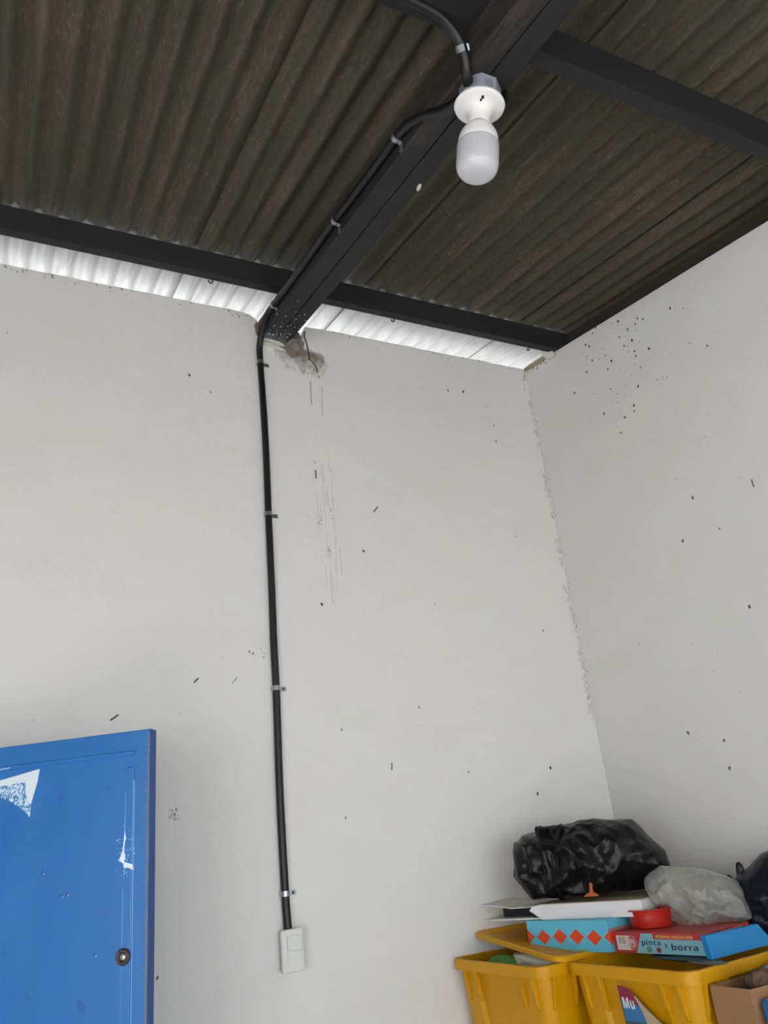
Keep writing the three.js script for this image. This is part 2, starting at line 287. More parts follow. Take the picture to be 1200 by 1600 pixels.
{
  const laps = [-2.354, -1.593, -0.832, -0.071, 0.690, 1.451, 2.297, 3.06];
  for (let s = 0; s < laps.length - 1; s++) {
    const x0 = laps[s] - 0.057, x1 = laps[s + 1] + PITCH * 0.9, nx = Math.round((x1 - x0) / PITCH * 14), nt = 40, pos = [], uv = [], idx = [], dent = s * 11.7;
    for (const layer of [0, 1]) for (let j = 0; j <= nt; j++) for (let i = 0; i <= nx; i++) {
      const x = lerp(x0, x1, i / nx), t = lerp(TZ0, TZ1, j / nt), near = smooth(x - x0, 0, 0.09);
      let y = 0.0975 + 0.0012 + AMP * 0.5 * (1 + Math.cos(((x - CREST) / PITCH) * Math.PI * 2));
      y += 0.004 * smooth(x, x0, x1) + layer * 0.0012 + 0.0016 * perlin.noise(x * 4 + dent, t * 2.2, 1) - 0.006 * (1 - near);
      pos.push(x, y, t + 0.003 * perlin.noise(dent, s * 3.3, 0.5)); uv.push(x + dent, t);
    }
    const row = nx + 1, half = row * (nt + 1);
    const quad = (a, b, c, d) => idx.push(a, b, c, b, d, c);
    for (let j = 0; j < nt; j++) for (let i = 0; i < nx; i++) { const a = j * row + i; quad(a, a + 1, a + row, a + row + 1); const e = a + half; quad(e, e + row, e + 1, e + row + 1); }
    for (let i = 0; i < nx; i++) { quad(i, i + half, i + 1, i + 1 + half); const a = nt * row + i; quad(a, a + 1, a + half, a + 1 + half); }
    for (let j = 0; j < nt; j++) { const a = j * row, b = a + nx; quad(a, a + row, a + half, a + row + half); quad(b, b + half, b + row, b + row + half); }
    const g = new THREE.BufferGeometry(); g.setAttribute('position', new THREE.Float32BufferAttribute(pos, 3)); g.setAttribute('uv', new THREE.Float32BufferAttribute(uv, 2)); g.setIndex(idx); g.computeVertexNormals();
    mesh('roof_sheet', g, mSheet, ceiling);
  }
}

// dark steel of the roof frame: paint with rust where it has worn
const steelMap = (rusty) => colourMap(2048, 256, (g, w, h) => {
  g.fillStyle = 'rgb(25,27,29)'; g.fillRect(0, 0, w, h);
  for (let k = 0; k < 900; k++) { g.fillStyle = `rgba(${rnd() < 0.5 ? '34,33,31' : '18,20,23'},${rr(0.1, 0.4)})`; g.fillRect(rnd() * w, rnd() * h, rr(4, 70), rr(1, 5)); }
  if (rusty) {
    const blot = (u0, u1, v0, v1, n, a) => { for (let k = 0; k < n; k++) { const x = rr(u0, u1) * w, y = h - rr(v0, v1) * h; g.fillStyle = `rgba(${rnd() < 0.6 ? '68,53,42' : '54,44,36'},${rr(a * 0.4, a)})`; g.beginPath(); g.ellipse(x, y, rr(2, 16), rr(1.5, 7), 0, 0, 7); g.fill(); } };
    blot(0, 1, 0, 0.10, 420, 0.5); blot(0, 0.05, 0, 0.42, 110, 0.5); blot(0.265, 0.42, 0, 0.66, 900, 0.5); blot(0.2, 0.3, 0.0, 0.4, 100, 0.25);
  }
});
const rafterMap = steelMap(true), mRafter = std(0xffffff, 0.68, { map: rafterMap }), mPurlin = std(0xffffff, 0.68, { map: steelMap(false) });
const roofPoint = (x, n, t) => V(x, Y0 + n * Math.cos(TH) - t * Math.sin(TH), n * Math.sin(TH) + t * Math.cos(TH));   // x, height off the wall-top plane, distance down the slope
{
  const r = thing('rafter', 'dark steel rafter of two joined channels running from the wall top under both purlins', 'rafter', [0.985, Y0, 0]); r.rotation.x = TH;
  for (const k of [0, 1]) {
    const w = k ? 0.0635 : 0.0695, g = rbox(w, 0.1, 5.72, 0.006, (k ? 0.0715 : 0) + w / 2, -0.0503, 2.76, 2), p = g.attributes.position, uv = g.attributes.uv;
    for (let i = 0; i < p.count; i++) uv.setXY(i, (p.getZ(i) + 0.1) / 5.72, clamp((p.getX(i) - p.getY(i)) / 0.24, 0, 1));
    mesh('channel', g, mRafter, r);
  }
  const fl = [];
  for (let k = 0; k < 46; k++) { const t = 0.06 + rnd() * rnd() * 0.36, q = rr(0.0012, 0.0036); fl.push(new THREE.SphereGeometry(q, 6, 4).scale(1, 0.4, rr(1, 1.8)).translate(rr(0.014, 0.126), -0.1006, t)); }
  const f = mesh('paint_flecks', merge(...fl), std(0xd8d8d4, 0.8), r); f.userData.kind = 'stuff';
  const drip = mesh('plaster_drip', lump(0.007, 0.004, 0.019, 0.15, 1.5, 3, 3).rotateY(-0.3).translate(0.127, -0.0995, 1.245), std(0xd6cfc2, 0.9), r);
  drip.userData.label = 'pale plaster drip';
}
function purlin(t, label) {
  const o = thing('purlin', label, 'purlin', [0, Y0, 0]); o.rotation.x = TH;
  const L = XR + 0.06 - XL, cx = (XR + 0.06 + XL) / 2, s = new THREE.Shape();
  // C channel, its mouth away from the room
  const P = [[0, 0], [-0.05, 0], [-0.05, 0.015], [-0.048, 0.015], [-0.048, 0.002], [-0.002, 0.002], [-0.002, 0.092], [-0.012, 0.092], [-0.012, 0.094], [0, 0.094]];
  s.setFromPoints(P.map((p) => new THREE.Vector2(...p)));
  const g = new THREE.ExtrudeGeometry(s, { depth: L, bevelEnabled: false }).rotateY(-Math.PI / 2).translate(L, 0, 0).translate(cx - L / 2, 0, 0), p = g.attributes.position, uv = g.attributes.uv;
  // after the turn the shape's x runs along -z? keep the web towards the room
  for (let i = 0; i < p.count; i++) uv.setXY(i, p.getX(i) / 4, clamp((p.getY(i) - p.getZ(i)) * 4, 0, 1));
  mesh('channel', g, mPurlin, o).position.z = t + 0.05;
  return o;
}
{
  const a = purlin(0.239, 'black steel purlin along the wall top, over the strip of bare bright roofing');
  for (const x of [0.70, 1.535, 2.29]) mesh('hook_bolt', merge(new THREE.TorusGeometry(0.0075, 0.0028, 8, 18, Math.PI * 1.35).rotateZ(-Math.PI * 1.1).translate(x, -0.006, 0.237), new THREE.CylinderGeometry(0.0028, 0.0028, 0.1, 8).translate(x + 0.0075, 0.045, 0.236)), std(0x1c1d20, 0.6), a);
  purlin(1.72, 'black steel purlin crossing over the rafter above the light bulb');
}
// beam laid on the right wall's top, which closes the gap below the sheets
{
  const b = thing('edge_beam', 'dark beam lying along the top of the right wall under the sheets', 'beam', [XR + 0.06, Y0, 0]); b.rotation.x = TH;
  mesh('beam_body', rbox(0.09, 0.097, 5.35, 0.005, 0.045, 0.049, 0.24 + 2.675, 2), std(0x3a342d, 0.8), b);
  // same on the left and at the front would not be seen
}

// ───────────── conduit and clamps ─────────────
const mPipe = std(0x0d0e10, 0.46), mZinc = std(0xa4a9ad, 0.32, { metalness: 0.9 }), mScrew = std(0x55585c, 0.45, { metalness: 0.8 });
const RC = 0.0138, rp = (x, n, z) => { const t = z / Math.cos(TH); const q = roofPoint(x, n, t); return [q.x, q.y, q.z]; };
const lampBase = rp(1.055, -0.103, 1.655), lampAxis = V(-0.085, -0.975, -0.19).normalize();
{
  const b = V(...lampBase), inBox = b.clone().addScaledVector(lampAxis, 0.028);
  const pts = [[0.968, 1.366, 0.021], [0.9665, 1.44, 0.017], [0.966, 1.50, 0.0155], [0.9645, 1.68, 0.0155], [0.9655, 1.88, 0.0155], [0.970, 2.16, 0.0155], [0.9695, 2.34, 0.0155], [0.972, 2.54, 0.0155], [0.9735, 2.86, 0.0155], [0.9755, 3.02, 0.0155], [0.9765, 3.20, 0.0155], [0.9735, 3.44, 0.0155], [0.970, 3.576, 0.0165], [0.9665, 3.655, 0.030], [0.9675, 3.705, 0.072], rp(0.9695, -0.058, 0.15), rp(0.9702, -0.052, 0.24)];
  for (let z = 0.4; z < 1.3; z += 0.22) pts.push(rp(0.9702, -0.050 + 0.003 * Math.sin(z * 9), z));
  pts.push(rp(0.9702, -0.052, 1.345), rp(0.9715, -0.066, 1.43), rp(0.983, -0.098, 1.515), rp(1.001, -0.122, 1.572), [inBox.x - 0.042, inBox.y + 0.003, inBox.z - 0.020]);
  const p = thing('conduit', 'long black plastic conduit climbing the white wall from the switch and along the rafter', 'conduit');
  mesh('pipe', tube(pts, RC, 420, 18), mPipe, p);
  const q = thing('conduit', 'short black conduit dropping from the second purlin into the grey box above the bulb', 'conduit');
  mesh('pipe', tube([rp(-0.4, -0.014, 1.742), rp(0.5, -0.014, 1.742), rp(0.80, -0.016, 1.742), rp(0.89, -0.026, 1.738), rp(0.945, -0.058, 1.728), rp(0.968, -0.09, 1.716), rp(0.986, -0.122, 1.698), [inBox.x - 0.046, inBox.y + 0.010, inBox.z + 0.018]], RC, 140, 16), mPipe, q);
  const e = thing('conduit', 'short bent black conduit stub leaving the far side of the grey box', 'conduit');
  mesh('pipe', tube([[inBox.x + 0.044, inBox.y + 0.004, inBox.z], [inBox.x + 0.072, inBox.y + 0.012, inBox.z - 0.004], [inBox.x + 0.086, inBox.y + 0.045, inBox.z - 0.004], [inBox.x + 0.082, inBox.y + 0.09, inBox.z - 0.004]], RC, 40, 16), mPipe, e);
}
function clampPath() {
  const r = RC + 0.0012, c = RC + 0.0018, path = [[-r, 0.0016], [-r, c * 0.6]];
  for (let k = 0; k <= 16; k++) { const a = Math.PI - (k / 16) * Math.PI; path.push([r * Math.cos(a), c + r * Math.sin(a)]); }
  path.push([r, c * 0.6], [r + 0.0004, 0.006], [r + 0.003, 0.0028], [r + 0.007, 0.0018], [0.044, 0.0016]);
  return path;
}
function pipeClamp(label, group) {
  const o = thing('pipe_clamp', label, 'clamp', [0, 0, 0], 0, group);
  mesh('strap', ribbon(clampPath(), 0.0165, 0.0014), mZinc, o);
  mesh('screw', lathe([[0, 0.0045], [0.0028, 0.0042], [0.0046, 0.0028], [0.005, 0.0006], [0.005, 0]], 16).rotateX(Math.PI / 2).translate(0.032, 0, 0.0022), mScrew, o);
  return o;
}
[[0.9698, 3.576, 'zinc saddle clamp at the top of the conduit on the wall, just below the rafter'], [0.9735, 2.857, 'zinc saddle clamp on the wall conduit, second down from the rafter'],
  [0.9700, 2.161, 'zinc saddle clamp on the wall conduit, third down from the rafter'], [0.9663, 1.478, 'zinc saddle clamp on the wall conduit just above the light switch']]
  .forEach(([x, y, l]) => { const o = pipeClamp(l, 'clamps on the wall conduit'); o.position.set(x, y, 0.0003); });
{
  const t = V(0, -Math.sin(TH), Math.cos(TH)), n = V(0, Math.cos(TH), Math.sin(TH));
  const m = new THREE.Matrix4().makeBasis(n.clone().negate(), t, V(-1, 0, 0));
  for (const [z, l] of [[0.235, 'zinc saddle clamp on the rafter conduit nearest the wall'], [0.89, 'zinc saddle clamp halfway along the rafter conduit'], [1.345, 'zinc saddle clamp on the rafter where the conduit bends to the lamp']]) {
    const o = pipeClamp(l, 'clamps on the rafter conduit'); o.quaternion.setFromRotationMatrix(m); o.position.set(...rp(0.9848, -0.052, z));
  }
  const o = pipeClamp('zinc saddle clamp on the short conduit above the lamp box', 'clamps on the rafter conduit');
  const ax = V(...rp(0.986, -0.122, 1.698)).sub(V(...rp(0.945, -0.058, 1.728))).normalize(), out = V(0.62, 0.70, -0.2);   // its tab is screwed to the hidden side
  out.addScaledVector(ax, -out.dot(ax)).normalize(); const zz = V().crossVectors(out, ax);
  o.quaternion.setFromRotationMatrix(new THREE.Matrix4().makeBasis(out, ax, zz));
  o.position.copy(V(...rp(0.957, -0.074, 1.722)).addScaledVector(zz, -RC - 0.0016));
}

// ───────────── lamp ─────────────
{
  const q = new THREE.Quaternion().setFromUnitVectors(V(0, 1, 0), lampAxis);      // local +y points down the lamp
  const b = thing('junction_box', 'octagonal grey plastic junction box under the rafter', 'junction box', lampBase); b.quaternion.copy(q);
  mesh('box_body', merge(new THREE.CylinderGeometry(0.057, 0.055, 0.048, 8, 1).toNonIndexed().translate(0, 0.024, 0)), std(0x8a919a, 0.5, { flatShading: true }), b).rotation.y = 0.55;
  for (let k = 0; k < 8; k++) { const a = (k + 0.5) * Math.PI / 4 + 0.55; const kn = mesh('knockout', new THREE.CylinderGeometry(0.0125, 0.0125, 0.0014, 20).rotateX(Math.PI / 2).translate(0, 0.024, 0.0522), std(0x747c85, 0.55), b); kn.rotation.y = a; }
  const mWhite = phys(0xe9e7e4, 0.32, { clearcoat: 0.3, clearcoatRoughness: 0.25 });
  const r = thing('lamp_holder', 'round white plastic lamp holder below the grey box', 'lamp holder', V(...lampBase).addScaledVector(lampAxis, 0.0484).toArray()); r.quaternion.copy(q);
  mesh('rose_plate', lathe([[0, 0], [0.060, 0], [0.0655, 0.003], [0.067, 0.008], [0.0655, 0.0125], [0.060, 0.0155], [0.050, 0.0185], [0.041, 0.0235], [0.034, 0.031], [0.030, 0.041], [0.0285, 0.052], [0.0285, 0.062], [0.027, 0.065], [0.0225, 0.0655], [0.0205, 0.064], [0.0205, 0.052], [0, 0.052]], 64), mWhite, r);
  for (const [x, y, z, q] of [[-0.0442, 0.0205, -0.0161, 0.0036], [-0.0395, 0.0235, -0.0106, 0.0026]]) mesh('screw_hole', new THREE.CylinderGeometry(q, q, 0.006, 14).translate(x, y, z), std(0x1a1715, 0.8), r);
  const l = thing('light_bulb', 'unlit white light bulb with a frosted dome, screwed into the holder', 'light bulb', V(...lampBase).addScaledVector(lampAxis, 0.101).toArray()); l.quaternion.copy(q);
  mesh('screw_cap', lathe([[0, 0.0], [0.0175, 0], [0.0185, 0.003], [0.0175, 0.006], [0.0185, 0.009], [0.0175, 0.012], [0.019, 0.015], [0, 0.016]], 32), mZinc, l);
  mesh('plastic_collar', lathe([[0, 0.0135], [0.0200, 0.0135], [0.0265, 0.018], [0.0345, 0.025], [0.0420, 0.034], [0.0480, 0.045], [0.0515, 0.058], [0.0530, 0.070], [0.0530, 0.077], [0.050, 0.079], [0, 0.079]], 56), mWhite, l);
  mesh('frosted_dome', lathe([[0.049, 0.0785], [0.0545, 0.079], [0.0555, 0.083], [0.0555, 0.100], [0.0555, 0.132], [0.0548, 0.143], [0.0522, 0.153], [0.0475, 0.161], [0.0405, 0.1675], [0.031, 0.172], [0.021, 0.1745], [0.010, 0.1758], [0, 0.176]], 64), phys(0xc2c2c8, 0.65, { clearcoat: 1, clearcoatRoughness: 0.03 }), l);
}

// ───────────── light switch ─────────────
{
  const s = thing('light_switch', 'white surface-mounted light switch at the foot of the wall conduit', 'switch', [0.9745, 1.311, 0]); s.rotation.z = 0.012;
  const mS = phys(0xd9dad4, 0.3, { clearcoat: 0.25, clearcoatRoughness: 0.2 });
  mesh('back_box', rbox(0.068, 0.110, 0.034, 0.004, 0, 0, 0.0172), std(0xbdbcb4, 0.5), s);
  const g = new THREE.Shape(), w = 0.038, h = 0.0625, c = 0.006; g.moveTo(-w + c, -h); g.lineTo(w - c, -h); g.quadraticCurveTo(w, -h, w, -h + c); g.lineTo(w, h - c); g.quadraticCurveTo(w, h, w - c, h); g.lineTo(-w + c, h); g.quadraticCurveTo(-w, h, -w, h - c); g.lineTo(-w, -h + c); g.quadraticCurveTo(-w, -h, -w + c, -h);
  mesh('cover_plate', new THREE.ExtrudeGeometry(g, { depth: 0.003, bevelEnabled: true, bevelThickness: 0.005, bevelSize: 0.004, bevelOffset: -0.004, bevelSegments: 4 }).translate(0, 0, 0.0345), mS, s);
  mesh('blank_module', rbox(0.046, 0.042, 0.004, 0.001, 0.004, -0.0225, 0.0435), mS, s);
  const rk = mesh('rocker', rbox(0.046, 0.042, 0.006, 0.001), mS, s); rk.position.set(0.004, 0.0215, 0.0447); rk.rotation.x = -0.10;
}

// ───────────── door ─────────────
{
  const d = struct('door_1'); d.position.set(-0.325, 0, 0.03); d.rotation.y = -0.5877; d.userData.label = 'blue painted steel door standing open against the white wall';
  const W = 0.905, H = 1.95, y0 = 0.015;
  const map = colourMap(1024, 2048, (g, w, h) => {
    const X = (x) => (x / W) * w, Y = (y) => h - (y / H) * h;
    g.fillStyle = 'rgb(20,104,178)'; g.fillRect(0, 0, w, h);
    for (let k = 0; k < 300; k++) { g.fillStyle = `rgba(${rnd() < 0.5 ? '14,90,166' : '44,122,190'},${rr(0.03, 0.12)})`; g.beginPath(); g.ellipse(rnd() * w, rnd() * h, rr(10, 70), rr(30, 190), rr(-0.1, 0.1), 0, 7); g.fill(); }
    const nick = (x, y, r, c) => speck(g, X(x), Y(y), r, c);
    // white paint rubbed on near the top, and along the moulding
    g.fillStyle = 'rgba(226,232,236,0.95)'; g.beginPath(); g.moveTo(X(0.430), Y(1.854)); g.lineTo(X(0.595), Y(1.880)); g.lineTo(X(0.591), Y(1.847)); g.lineTo(X(0.576), Y(1.790)); g.lineTo(X(0.564), Y(1.802)); g.lineTo(X(0.557), Y(1.850)); g.lineTo(X(0.430), Y(1.844)); g.fill();
    for (let k = 0; k < 520; k++) { const a = rnd(), x = lerp(0.46, 0.576, Math.sqrt(a)), y = 1.852 - rnd() * 0.062 * (0.5 + a); nick(x, y, rr(1, 3.6), `rgba(222,230,236,${rr(0.35, 0.9)})`); }
    g.strokeStyle = 'rgba(214,226,238,0.8)'; g.lineWidth = 2.6; g.beginPath(); g.moveTo(X(0.40), Y(1.885)); g.lineTo(X(0.51), Y(1.892)); g.stroke();
    for (const [x, a, b, wd] of [[0.842, 1.80, 1.59, 2], [0.865, 1.82, 1.24, 2.4], [0.839, 1.56, 1.30, 1.4], [0.8645, 1.2, 0.4, 1.6]]) { g.strokeStyle = 'rgba(170,204,236,0.75)'; g.lineWidth = wd; g.beginPath(); g.moveTo(X(x), Y(a)); g.lineTo(X(x + 0.002), Y(b)); g.stroke(); }
    g.fillStyle = 'rgba(230,236,240,0.95)';
    for (const P of [[[0.842, 1.700], [0.847, 1.680], [0.840, 1.655], [0.847, 1.630], [0.838, 1.620], [0.827, 1.628], [0.836, 1.650]], [[0.838, 1.625], [0.866, 1.615], [0.868, 1.600], [0.858, 1.607], [0.840, 1.610]]]) { g.beginPath(); P.forEach((p, i) => (i ? g.lineTo : g.moveTo).call(g, X(p[0]), Y(p[1]))); g.fill(); }
    for (let k = 0; k < 40; k++) nick(0.84 + rr(-0.02, 0.03), 1.63 + rr(-0.05, 0.08), rr(1, 2.4), 'rgba(214,226,236,0.7)');
    for (const [x, y] of [[0.62, 1.62], [0.675, 1.56], [0.69, 1.563], [0.77, 1.42], [0.83, 1.66]]) { nick(x, y, 4, 'rgba(20,66,120,0.8)'); nick(x + 0.004, y - 0.004, 2, 'rgba(190,214,236,0.9)'); }
    for (const [x, y, r] of [[0.66, 1.80, 9], [0.79, 1.81, 5], [0.60, 1.34, 9], [0.74, 1.31, 14]]) nick(x, y, r, 'rgba(22,78,140,0.45)');
    for (let k = 0; k < 16; k++) { const x = rr(0.6, 0.76), y = rr(1.5, 1.85); g.strokeStyle = `rgba(26,84,148,${rr(0.15, 0.4)})`; g.lineWidth = rr(1, 2.4); g.beginPath(); g.moveTo(X(x), Y(y)); g.quadraticCurveTo(X(x + rr(-0.03, 0.03)), Y(y - 0.06), X(x + rr(-0.02, 0.02)), Y(y - rr(0.06, 0.2))); g.stroke(); }
    for (let k = 0; k < 60; k++) nick(W - 0.006 - rnd() * 0.004, rr(0.3, 1.92), rr(1, 3), 'rgba(150,140,122,0.6)');
  });
  const mBlue = phys(0xffffff, 0.33, { map, clearcoat: 0.25, clearcoatRoughness: 0.3 }), mBlueEdge = std(0x1f4f96, 0.5), mRust = std(0x84786a, 0.8);
  const planar = (g) => { const p = g.attributes.position, uv = g.attributes.uv; for (let i = 0; i < p.count; i++) uv.setXY(i, p.getX(i) / W, (p.getY(i) - 0) / H); return g; };
  mesh('door_panel', planar(rbox(W - 0.004, H - y0, 0.034, 0.003, W / 2, (H + y0) / 2, -0.001)), mBlue, d);
  // raised border strips, folded out of the sheet
  mesh('border_strip', planar(rbox(W - 0.05, 0.012, 0.006, 0.0025, W / 2 - 0.015, H - 0.058, 0.0165)), mBlue, d);
  mesh('border_strip', planar(rbox(0.024, H - 0.13, 0.007, 0.003, 0.853, (H - 0.12) / 2 + 0.03, 0.0165)), mBlue, d);
  mesh('border_strip', planar(rbox(0.024, H - 0.13, 0.007, 0.003, 0.10, (H - 0.12) / 2 + 0.03, 0.0165)), mBlue, d);
  mesh('door_edge', rbox(0.006, H - y0, 0.040, 0.002, W + 0.001, (H + y0) / 2, -0.002), mBlueEdge, d);
  mesh('worn_edge', rbox(0.0035, H - y0 - 0.01, 0.0035, 0.0012, W - 0.0005, (H + y0) / 2, 0.0175), mRust, d);
  const lk = mesh('lock', new THREE.TorusGeometry(0.0135, 0.0058, 12, 30).translate(0.847, 1.408, 0.024), std(0x4a3f3c, 0.45, { metalness: 0.5 }), d); lk.userData.label = 'dark ring of the door lock';
  mesh('keyhole_plug', lathe([[0, 0.006], [0.006, 0.0055], [0.0085, 0.003], [0.009, 0]], 20).rotateX(Math.PI / 2).translate(0.847, 1.408, 0.0205), mZinc, lk);
  for (const y of [0.3, 1.0, 1.7]) mesh('hinge', new THREE.CylinderGeometry(0.009, 0.009, 0.09, 12).translate(-0.002, y, 0), mBlueEdge, d);
  const tr = struct('trim_1');
  mesh('door_frame', merge(box(0.05, 2.0, 0.12, -1.25, 1.0, -0.07), box(0.05, 2.0, 0.12, -0.355, 1.0, -0.07), box(0.845, 0.05, 0.12, -0.8025, 1.975, -0.07)), mBlueEdge, tr);
}

// ───────────── table under the tubs (below the frame) ─────────────
{
  const t = thing('table', 'plain wooden table carrying the yellow tubs', 'table', [1.97, 0, 0.76]), w = std(0x6b5540, 0.7);
  mesh('table_top', rbox(0.90, 0.035, 1.44, 0.006, 0, 0.7625, 0), w, t);
  for (const x of [-0.40, 0.40]) for (const z of [-0.66, 0.66]) mesh('leg', rbox(0.055, 0.775, 0.055, 0.005, x, 0.3575, z), w, t);
}

// ───────────── yellow tubs ─────────────
const mTub = phys(0xd09600, 0.45, { specularIntensity: 0.7 });
function ring(hw, hd, r, y, panel = 0, n = 7) {        // rounded rectangle outline; panel sinks the middle of each side
  const out = [];
  const corner = (cx, cz, a0) => { for (let k = 0; k <= n; k++) { const a = a0 + (k / n) * Math.PI / 2; out.push([cx + r * Math.cos(a), y, cz + r * Math.sin(a)]); } };
  const side = (ax, az, bx, bz, nx, nz, m) => { for (const [u, s] of [[0.16, 0], [0.20, 1], [0.5, 1], [0.80, 1], [0.84, 0]]) out.push([lerp(ax, bx, u) - nx * panel * s, y, lerp(az, bz, u) - nz * panel * s]); };
  corner(hw - r, hd - r, 0); side(hw - r, hd, -hw + r, hd, 0, 1); corner(-hw + r, hd - r, Math.PI / 2); side(-hw, hd - r, -hw, -hd + r, -1, 0);
  corner(-hw + r, -hd + r, Math.PI); side(-hw + r, -hd, hw - r, -hd, 0, -1); corner(hw - r, -hd + r, Math.PI * 1.5); side(hw, -hd + r, hw, hd - r, 1, 0);
  return out;
}
function loft(rings, caps = true) {
  const n = rings[0].length, pos = rings.flat(2), idx = [];
  for (let j = 0; j + 1 < rings.length; j++) for (let i = 0; i < n; i++) { const a = j * n + i, b = j * n + (i + 1) % n; idx.push(a, a + n, b, b, a + n, b + n); }
  const fan = (j, flip) => { const c = pos.length / 3; let m = [0, 0, 0]; rings[j].forEach((p) => p.forEach((v, k) => (m[k] += v / n))); pos.push(...m); for (let i = 0; i < n; i++) { const a = j * n + i, b = j * n + (i + 1) % n; flip ? idx.push(c, b, a) : idx.push(c, a, b); } };
  if (caps) { fan(0, false); fan(rings.length - 1, true); }
  let g = new THREE.BufferGeometry(); g.setAttribute('position', new THREE.Float32BufferAttribute(pos, 3)); g.setIndex(idx);
  g = g.toNonIndexed(); g = creased(g, 0.6); return g;
}
function creased(g, ang) {                                // normals smoothed only across gentle edges
  const p = g.attributes.position, n = p.count, fn = [], by = new Map(), key = (i) => `${Math.round(p.getX(i) * 2e4)},${Math.round(p.getY(i) * 2e4)},${Math.round(p.getZ(i) * 2e4)}`;
  const a = V(), b = V(), c = V();
  for (let i = 0; i < n; i += 3) { a.fromBufferAttribute(p, i); b.fromBufferAttribute(p, i + 1); c.fromBufferAttribute(p, i + 2); b.sub(a); c.sub(a); const f = b.clone().cross(c); for (let k = 0; k < 3; k++) { fn.push(f); const q = key(i + k); by.has(q) ? by.get(q).push(f) : by.set(q, [f]); } }
  const nor = new Float32Array(n * 3), uv = new Float32Array(n * 2), lim = Math.cos(ang);
  for (let i = 0; i < n; i++) { const f = fn[i], s = V(), fl = f.length() || 1; for (const o of by.get(key(i))) if (o.dot(f) > lim * fl * (o.length() || 1)) s.add(o); if (s.lengthSq() < 1e-20) s.copy(f); s.normalize().toArray(nor, i * 3); uv[2 * i] = p.getX(i); uv[2 * i + 1] = p.getY(i); }
  g.setAttribute('normal', new THREE.BufferAttribute(nor, 3)); g.setAttribute('uv', new THREE.BufferAttribute(uv, 2)); return g;
}
const TW = 0.60, TD = 0.49, THT = 0.42;
function tub(label, p, turn) {                            // origin at the rim's front left corner projected to the floor of the tub
  const o = thing('storage_tub', label, 'tub', p, turn, 'yellow storage tubs'), hw = TW / 2, hd = TD / 2, k = (y) => lerp(0.84, 0.955, y / THT), pan = 0.011;
  const outer = [0, 0.12, 0.3, THT - 0.03].map((y) => ring(hw * k(y), hd * k(y), 0.045, y, pan)), inner = [THT - 0.03, 0.3, 0.012].map((y) => ring(hw * k(y) - 0.004, hd * k(y) - 0.004, 0.042, y, pan));
  mesh('tub_body', loft([...outer, ring(hw * k(THT) - 0.001, hd * k(THT) - 0.001, 0.045, THT - 0.002, 0), ring(hw * k(THT) - 0.006, hd * k(THT) - 0.006, 0.042, THT - 0.002, 0), ...inner]).translate(hw, 0, -hd), mTub, o);
  const lip = [[0.962, 0.962, THT - 0.034], [1.0, 1.0, THT - 0.033], [1.0, 1.0, THT - 0.006], [0.994, 0.994, THT - 0.001], [0.985, 0.985, THT], [0.955, 0.955, THT], [0.95, 0.95, THT - 0.004], [0.945, 0.945, THT - 0.03], [0.962, 0.962, THT - 0.034]];
  mesh('rim', loft(lip.map(([a, , y]) => ring(hw - (1 - a) * 0.25, hd - (1 - a) * 0.25, 0.045, y)), false).translate(hw, 0, -hd), mTub, o);
  // ribs under the rim
  const ribAt = (x, z, nx, nz) => { const s = new THREE.Shape([[0, 0], [0.013, 0], [0.011, -0.06], [0.006, -0.085], [0, -0.09]].map((q) => new THREE.Vector2(...q))); const r = mesh('rib', new THREE.ExtrudeGeometry(s, { depth: 0.007, bevelEnabled: true, bevelSize: 0.0015, bevelThickness: 0.0015, bevelSegments: 2 }).translate(0, 0, -0.0035), mTub, o); r.position.set(x, THT - 0.033, z); r.rotation.y = Math.atan2(-nz, nx); r.rotation.order = 'YXZ'; r.rotation.z = -0.10; };
  for (const f of [0.10, 0.215, 0.70, 0.83]) { ribAt(hw - hw * 0.949 + 0.002, -TD * f - 0.01, -1, 0); ribAt(TW - (hw - hw * 0.949) - 0.002, -TD * f - 0.01, 1, 0); }
  for (const f of [0.09, 0.24, 0.76, 0.91]) { ribAt(TW * f, -(hd - hd * 0.949) - 0.002, 0, 1); }
  return o;
}
const tubBack = tub('yellow tub nearer the corner with its lid ajar', [1.604, 0.78, 0.492], 0.075);
const tubFront = tub('front yellow tub with a torn sticker and the puzzle box on it', [1.752, 0.78, 0.968], 0.10);
